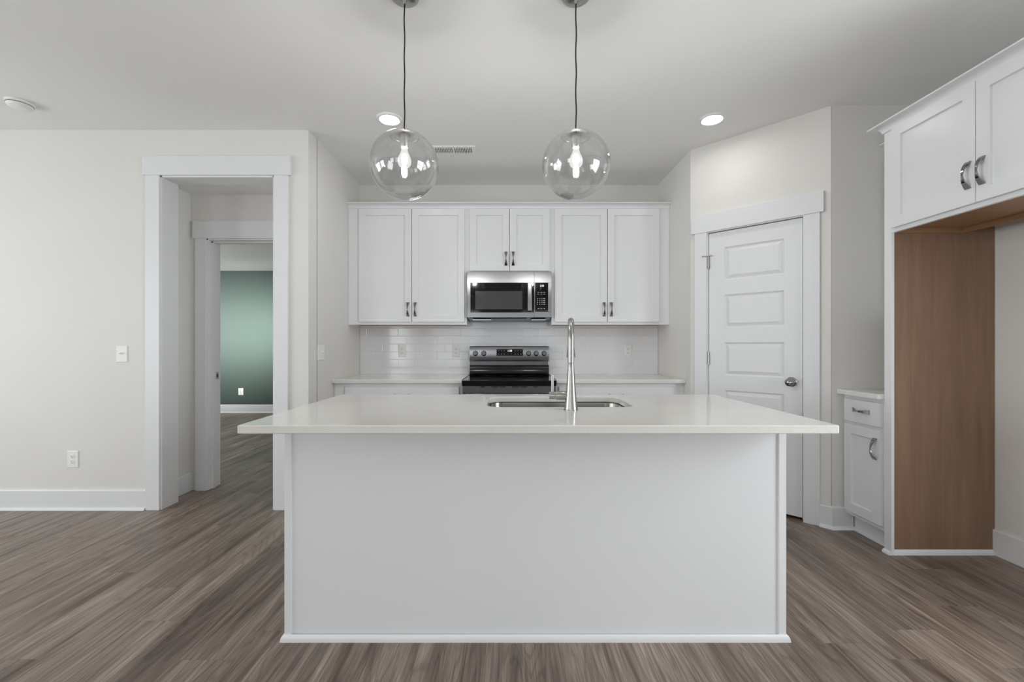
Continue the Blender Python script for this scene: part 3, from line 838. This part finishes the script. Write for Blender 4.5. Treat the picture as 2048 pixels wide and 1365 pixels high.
# ------------------------------------------------------------------ range
RC = -0.0025
ro = (RC, 3.84, 0)
rg = thing('electric_range', 'stainless electric range with black glass cooktop under the microwave', 'range', ro)
MB().box(RC - 0.375, RC + 0.375, 3.532, 4.19, 0.035, 0.879).build('body', 'steel_dark', rg, ro)
ct = MB().box(RC - 0.3795, RC + 0.3795, 3.476, 4.12, 0.8605, 0.903).build('cooktop', 'black_glass', rg, ro, bevel=0.004, seg=3)
for (cx, cy, rr) in ((-0.19, 3.66, 0.115), (0.19, 3.66, 0.09), (-0.19, 3.96, 0.075), (0.19, 3.96, 0.1), (0, 4.02, 0.06)):
    MB().lathe([(rr - 0.001, 0.9031), (rr + 0.001, 0.9031), (rr + 0.001, 0.9034), (rr - 0.001, 0.9034), (rr - 0.001, 0.9031)], 48, Matrix.Translation((RC + cx, cy, 0))).build('burner_ring', 'window_mesh', ct, ro)
vt = MB().box(RC - 0.377, RC + 0.377, 3.49, 3.532, 0.800, 0.860).build('vent_trim', 'steel', rg, ro, bevel=0.003)
for (a, b_) in ((435, 500), (598, 690), (705, 800), (895, 995), (1008, 1107), (1200, 1262)):
    f_ = lambda p: ((p / 7.186 + 900) - 1019) * 3.495 / 870
    MB().box(f_(a), f_(b_), 3.4885, 3.4905, 0.848, 0.8535).build('vent_slot', 'black', vt, ro)
od = frame(MB(), RC - 0.377, RC + 0.377, 0.21, 0.794, RC - 0.25, RC + 0.25, 0.34, 0.66, 3.495, 0.035).build('oven_door', 'steel', rg, ro, bevel=0.002)
MB().box(RC - 0.251, RC + 0.251, 3.499, 3.529, 0.339, 0.661).build('oven_window', 'black_glass', od, ro)
MB().tube([(RC - 0.32, 3.448, 0.735), (RC + 0.32, 3.448, 0.735)], 0.012, 16).box(RC - 0.31, RC - 0.285, 3.45, 3.5, 0.725, 0.745).box(RC + 0.285, RC + 0.31, 3.45, 3.5, 0.725, 0.745).build('oven_handle', 'steel', od, ro, smooth=40)
MB().box(RC - 0.377, RC + 0.377, 3.497, 3.531, 0.05, 0.203).build('storage_drawer', 'steel', rg, ro, bevel=0.002)
for sx in (-0.34, 0.34):
    for yy in (3.58, 4.12): MB().lathe([(0, 0), (0.02, 0), (0.015, 0.036), (0, 0.036)], 16, Matrix.Translation((RC + sx, yy, 0))).build('foot', 'black', rg, ro, smooth=40)
# backguard: black curved riser, dark band, stainless control face
def side_prism(pts, x0, x1):
    m = MB(); n = len(pts)
    m.add([(x0, y, z) for y, z in pts] + [(x1, y, z) for y, z in pts], [tuple(range(n)), tuple(range(n, 2 * n))[::-1]] + [(i, (i + 1) % n, n + (i + 1) % n, n + i) for i in range(n)])
    return m
bx0, bx1 = RC - 0.374, RC + 0.374
side_prism([(4.085, 0.9033), (4.10, 0.915), (4.112, 0.94), (4.118, 0.975), (4.116, 0.997), (4.198, 0.997), (4.198, 0.879), (4.125, 0.879), (4.125, 0.9033)], bx0, bx1).build('backguard_riser', 'black', rg, ro, smooth=30)
side_prism([(4.120, 0.9972), (4.122, 1.034), (4.198, 1.034), (4.198, 0.9972)], bx0 + 0.001, bx1 - 0.006).build('backguard_band', 'steel_dark', rg, ro)
side_prism([(4.106, 1.0342), (4.103, 1.042), (4.118, 1.168), (4.126, 1.176), (4.198, 1.176), (4.198, 1.0342)], bx0, bx1).build('backguard', 'steel', rg, ro, smooth=30)
tilt = math.atan2(0.015, 0.126)
def on_guard(x, z, lift=0.0):
    y = 4.103 + (z - 1.042) * 0.015 / 0.126
    return Matrix.Translation((x, y - lift, z)) @ Matrix.Rotation(-tilt, 4, 'X')
dp = MB().box(-0.1245, 0.1245, -0.0012, 0.002, -0.031, 0.031, on_guard(0.0025, 1.117)).build('display', 'black_glass', rg, ro)
gk = on_guard(0.0025, 1.117)
for x_ in [sg * (0.105 - 0.0265 * i) for sg in (-1, 1) for i in range(3)]:
    MB().box(x_ - 0.0065, x_ + 0.0065, -0.0018, -0.0008, 0.014, 0.0165, gk).build('key', 'mark', dp, ro)
    MB().prism([(x_ - 0.0055, -0.0018), (x_ + 0.0055, -0.0018), (x_ + 0.0055, -0.0008), (x_ - 0.0055, -0.0008)], -0.018, -0.0155, gk).box(x_ - 0.0025, x_ + 0.0025, -0.0018, -0.0008, -0.0155, -0.0115, gk).build('key', 'mark', dp, ro)
for x_ in (-0.016, 0.016): MB().box(x_ - 0.003, x_ + 0.003, -0.0018, -0.0008, -0.0145, -0.011, gk).build('key', 'mark', dp, ro)
text('1:50', 0.026, tuple(on_guard(0.0025, 1.133, 0.0016).translation), 'digits', dp, ro, PI / 2 - tilt, 'clock_digits')
for xk in (-0.322, -0.243, 0.181, 0.252, 0.327):
    base = on_guard(xk, 1.108) @ Matrix.Rotation(PI / 2, 4, 'X')
    sr = MB().lathe([(0, 0.001), (0.0245, 0.001), (0.0245, 0.004), (0.021, 0.006), (0, 0.006)], 28, base)
    kb = MB().lathe([(0, 0.006), (0.0205, 0.006), (0.0195, 0.022), (0.018, 0.024), (0, 0.024)], 28, base)
    kb.box(-0.0045, 0.0045, -0.018, 0.018, 0.024, 0.031, base)
    ko = kb.build('knob', 'steel', rg, ro, smooth=35)
    sr.build('knob_skirt', 'black', ko, ro, smooth=35)

# ------------------------------------------------------------------ pendants
def pendant(label, x):
    y = 1.93
    o = (x, y, CEIL)
    p = thing('pendant_lamp', label, 'pendant lamp', o, 0, 'clear glass globe pendants over the island')
    MB().lathe([(0, -0.024), (0.02, -0.0235), (0.045, -0.019), (0.060, -0.010), (0.0635, -0.003), (0.0635, -0.0005), (0, -0.0005)], 40).build('canopy', 'satin_metal', p, smooth=50)
    MB().lathe([(0, -0.04), (0.006, -0.04), (0.007, -0.03), (0.009, -0.024), (0, -0.024)], 16).build('cord_grip', 'satin_metal', p, smooth=50)
    zt = 2.128 - CEIL
    path = [(0.0012 * math.sin(i * 0.9 + x * 9), 0.0012 * math.cos(i * 0.7), -0.035 + (zt + 0.035) * i / 24) for i in range(25)]
    MB().tube(path, 0.003, 8).build('cord', 'cord', p, smooth=60)
    zc = 1.9856 - CEIL
    R = 0.150; a0 = math.asin(0.045 / R)
    prof = [(R * math.sin(a), zc + R * math.cos(a)) for a in [a0 + (PI - a0) * i / 40 for i in range(41)]]
    g = MB().lathe(prof, 64).build('glass_globe', 'globe', p, smooth=80)
    # inner skin of the blown globe, thicker toward the bottom
    prof2 = [((R - 0.0035) * math.sin(a), zc + (R - 0.0035) * math.cos(a) + 0.0015 * (1 - math.cos(a))) for a in [a0 + (PI - a0) * i / 40 for i in range(41)]]
    MB().lathe(prof2, 64).build('inner_surface', 'globe', g, smooth=80)
    MB().lathe([(0.045, zc + 0.1435), (0.060, zc + 0.137), (0.066, zc + 0.128), (0.062, zc + 0.124)], 48).build('glass_lip', 'globe_lip', g, smooth=80)
    MB().lathe([(0, zc + 0.147), (0.044, zc + 0.146), (0.046, zc + 0.142), (0.042, zc + 0.139), (0.012, zc + 0.138), (0, zc + 0.138)], 40).build('fitter_cap', 'cap_metal', p, smooth=40)
    MB().lathe([(0, zc + 0.138), (0.0165, zc + 0.138), (0.0175, zc + 0.128), (0.0175, zc + 0.083), (0.0155, zc + 0.079), (0, zc + 0.079)], 28).build('socket', 'satin_metal', p, smooth=40)
    b = MB().lathe([(0, zc + 0.08), (0.013, zc + 0.08), (0.0135, zc + 0.066), (0.019, zc + 0.052), (0.0265, zc + 0.036), (0.030, zc + 0.020), (0.028, zc + 0.006), (0.021, zc - 0.005), (0.011, zc - 0.0105), (0, zc - 0.012)], 28)
    bb = b.build('bulb', 'bulb_glass', p, smooth=80)
    MB().lathe([(0, zc + 0.052), (0.008, zc + 0.05), (0.0115, zc + 0.042), (0.0115, zc + 0.014), (0.008, zc + 0.005), (0, zc + 0.003)], 20).build('filament', 'bulb', bb, smooth=80)
    return p
pendant('lit clear glass globe pendant above the left half of the island', -0.466)
pendant('lit clear glass globe pendant above the tap, right half of the island', 0.295)

# ------------------------------------------------------------------ ceiling fittings
def recessed(label, x, y):
    o = (x, y, CEIL)
    r = thing('recessed_light', label, 'ceiling light', o, 0, 'flat round ceiling lights')
    MB().lathe([(0.062, -0.006), (0.068, -0.0115), (0.078, -0.0095), (0.0875, -0.003), (0.088, -0.0005), (0.062, -0.0005), (0.062, -0.006)], 48).build('trim_ring', 'plastic', r, smooth=50)
    MB().lathe([(0, -0.0065), (0.0625, -0.0065), (0.0625, -0.002), (0, -0.002)], 40).build('lens', 'led', r)
recessed('lit round ceiling light beside the cord of the left pendant', -0.823, 2.983)
recessed('lit round ceiling light over the pantry door', 1.389, 2.983)

vo = (-0.444, 3.458, CEIL)
v = thing('ceiling_vent', 'white louvered air vent on the ceiling above the back cabinets', 'vent', vo)
vm = frame(MB(), -0.444 - 0.178, -0.444 + 0.178, 0, 1, 0, 0, 0, 0, 0, 0) if False else MB()
X0, X1, Y0, Y1 = -0.622, -0.266, 3.385, 3.531
x0, x1, y0, y1 = X0 + 0.03, X1 - 0.03, Y0 + 0.028, Y1 - 0.028
zb, zt = CEIL - 0.008, CEIL - 0.0005
vm.box(X0, X1, Y0, y0, zb, zt).box(X0, X1, y1, Y1, zb, zt).box(X0, x0, y0, y1, zb, zt).box(x1, X1, y0, y1, zb, zt).box(-0.449, -0.439, y0, y1, zb, zt)
vm.build('frame', 'plastic', v, vo, bevel=0.0015)
MB().box(x0, x1, y0, y1, CEIL - 0.0022, CEIL - 0.0006).build('backing', 'vent_back', v, vo)
lm = MB()
for (q0, q1) in ((x0, -0.449), (-0.439, x1)):
    nl = 11; pitch = (q1 - q0) / nl
    for i in range(nl + 1):
        lm.box(q0 + i * pitch - 0.0032, q0 + i * pitch + 0.0032, y0 - 0.001, y1 + 0.001, CEIL - 0.0085, CEIL - 0.003)
lm.build('louvers', 'plastic', v, vo)

so_ = (-3.13, 2.78, CEIL)
sd = thing('smoke_detector', 'round white smoke detector on the ceiling near the doorway wall', 'smoke detector', so_)
MB().lathe([(0, -0.0005), (0.067, -0.0005), (0.068, -0.004), (0.067, -0.014), (0.064, -0.016), (0, -0.016)], 48).build('mounting_base', 'plastic', sd, smooth=40)
MB().lathe([(0, -0.016), (0.062, -0.016), (0.063, -0.02), (0.0615, -0.026), (0.054, -0.034), (0.041, -0.039), (0.016, -0.041), (0, -0.041)], 48).build('cover', 'plastic', sd, smooth=40)
MB().lathe([(0, -0.043), (0.012, -0.043), (0.013, -0.039), (0, -0.0385)], 24, Matrix.Translation((0.03, -0.02, 0.003))).build('test_button', 'plastic', sd, smooth=40)
MB().lathe([(0.0618, -0.0205), (0.0638, -0.0205), (0.0638, -0.018), (0.0618, -0.018), (0.0618, -0.0205)], 48).build('sensor_slot', 'dark', sd, smooth=40)

# ------------------------------------------------------------------ outlets and switches
def wall_plate(name, cat, label, loc, rz, w_=0.072, h_=0.117, group=None):
    r = thing(name, label, cat, loc, rz, group)
    m = MB(); e = 0.004
    V = [(-w_/2, 0, -h_/2), (w_/2, 0, -h_/2), (w_/2, 0, h_/2), (-w_/2, 0, h_/2),
         (-w_/2, -0.0025, -h_/2), (w_/2, -0.0025, -h_/2), (w_/2, -0.0025, h_/2), (-w_/2, -0.0025, h_/2),
         (-w_/2 + e, -0.006, -h_/2 + e), (w_/2 - e, -0.006, -h_/2 + e), (w_/2 - e, -0.006, h_/2 - e), (-w_/2 + e, -0.006, h_/2 - e)]
    F = [(8, 9, 10, 11), (0, 1, 2, 3)] + [(k_ + i, k_ + (i + 1) % 4, k_ + 4 + (i + 1) % 4, k_ + 4 + i) for k_ in (0, 4) for i in range(4)]
    m.add(V, F); m.build('plate', 'plastic', r)
    return r
def outlet(label, loc, rz, gfci=False, **kw):
    r = wall_plate('wall_outlet', 'outlet', label, loc, rz, **kw)
    for s in (1, -1):
        zc = s * 0.0195
        c = MB()
        ring = [(0.0168 * math.cos(a), max(-0.0135, min(0.0135, 0.0168 * math.sin(a)))) for a in [2 * PI * i / 32 for i in range(32)]]
        c.loft([[(x, -0.0055, zc + z) for x, z in ring], [(x, -0.0085, zc + z) for x, z in ring]])
        ro_ = c.build('receptacle', 'plastic', r, smooth=30)
        s_ = MB().box(-0.0078, -0.0054, -0.009, -0.0083, zc - 0.0005, zc + 0.0085).box(0.0054, 0.0078, -0.009, -0.0083, zc + 0.0005, zc + 0.0078)
        s_.lathe([(0, 0), (0.0030, 0), (0.0030, 0.0008), (0, 0.0008)], 12, Matrix.Translation((0, -0.0082, zc - 0.0068)) @ Matrix.Rotation(PI / 2, 4, 'X'))
        s_.build('slots', 'dark', ro_)
    MB().lathe([(0, 0), (0.003, 0), (0.0025, 0.001), (0, 0.001)], 12, Matrix.Translation((0, -0.006, 0)) @ Matrix.Rotation(PI / 2, 4, 'X')).build('screw', 'plastic', r)
    return r
def switch(label, loc, rz, **kw):
    r = wall_plate('light_switch', 'light switch', label, loc, rz, **kw)
    MB().box(-0.0055, 0.0055, -0.0075, -0.0055, -0.0125, 0.0125).build('toggle_slot', 'plastic', r)
    MB().box(-0.0042, 0.0042, -0.019, 0.0, -0.005, 0.005, Matrix.Translation((0, -0.006, 0.002)) @ Matrix.Rotation(math.radians(-25), 4, 'X')).build('toggle', 'plastic', r, bevel=0.001)
    for z in (0.03, -0.03):
        MB().lathe([(0, 0), (0.003, 0), (0.0025, 0.001), (0, 0.001)], 12, Matrix.Translation((0, -0.006, z)) @ Matrix.Rotation(PI / 2, 4, 'X')).build('screw', 'satin_metal', r)
    return r
TY = YB - 0.0108
outlet('white outlet on the tile backsplash nearest the left corner', (-1.038, TY, 1.13), 0, group='outlets on the backsplash')
outlet('white outlet on the tile backsplash just left of the range', (-0.518, TY, 1.13), 0, group='outlets on the backsplash')
outlet('white outlet on the tile backsplash hidden behind the tap', (0.603, TY, 1.13), 0, group='outlets on the backsplash')
outlet('white outlet on the tile backsplash right of the tap', (1.147, TY, 1.13), 0, group='outlets on the backsplash')
outlet('white outlet low on the beige wall left of the doorway', (-3.15, YL, 0.363), 0, w_=0.085, h_=0.122)
outlet('white outlet low on the dark green bedroom wall', (-4.70, 7.61, 0.37), 0, w_=0.085, h_=0.122)
switch('white toggle switch at chest height on the wall left of the doorway', (-2.797, YL, 1.123), 0, w_=0.083, h_=0.119)
switch('white toggle switch on the alcove side wall left of the counter', (XL, 3.345, 1.13), PI / 2, w_=0.115, h_=0.119)
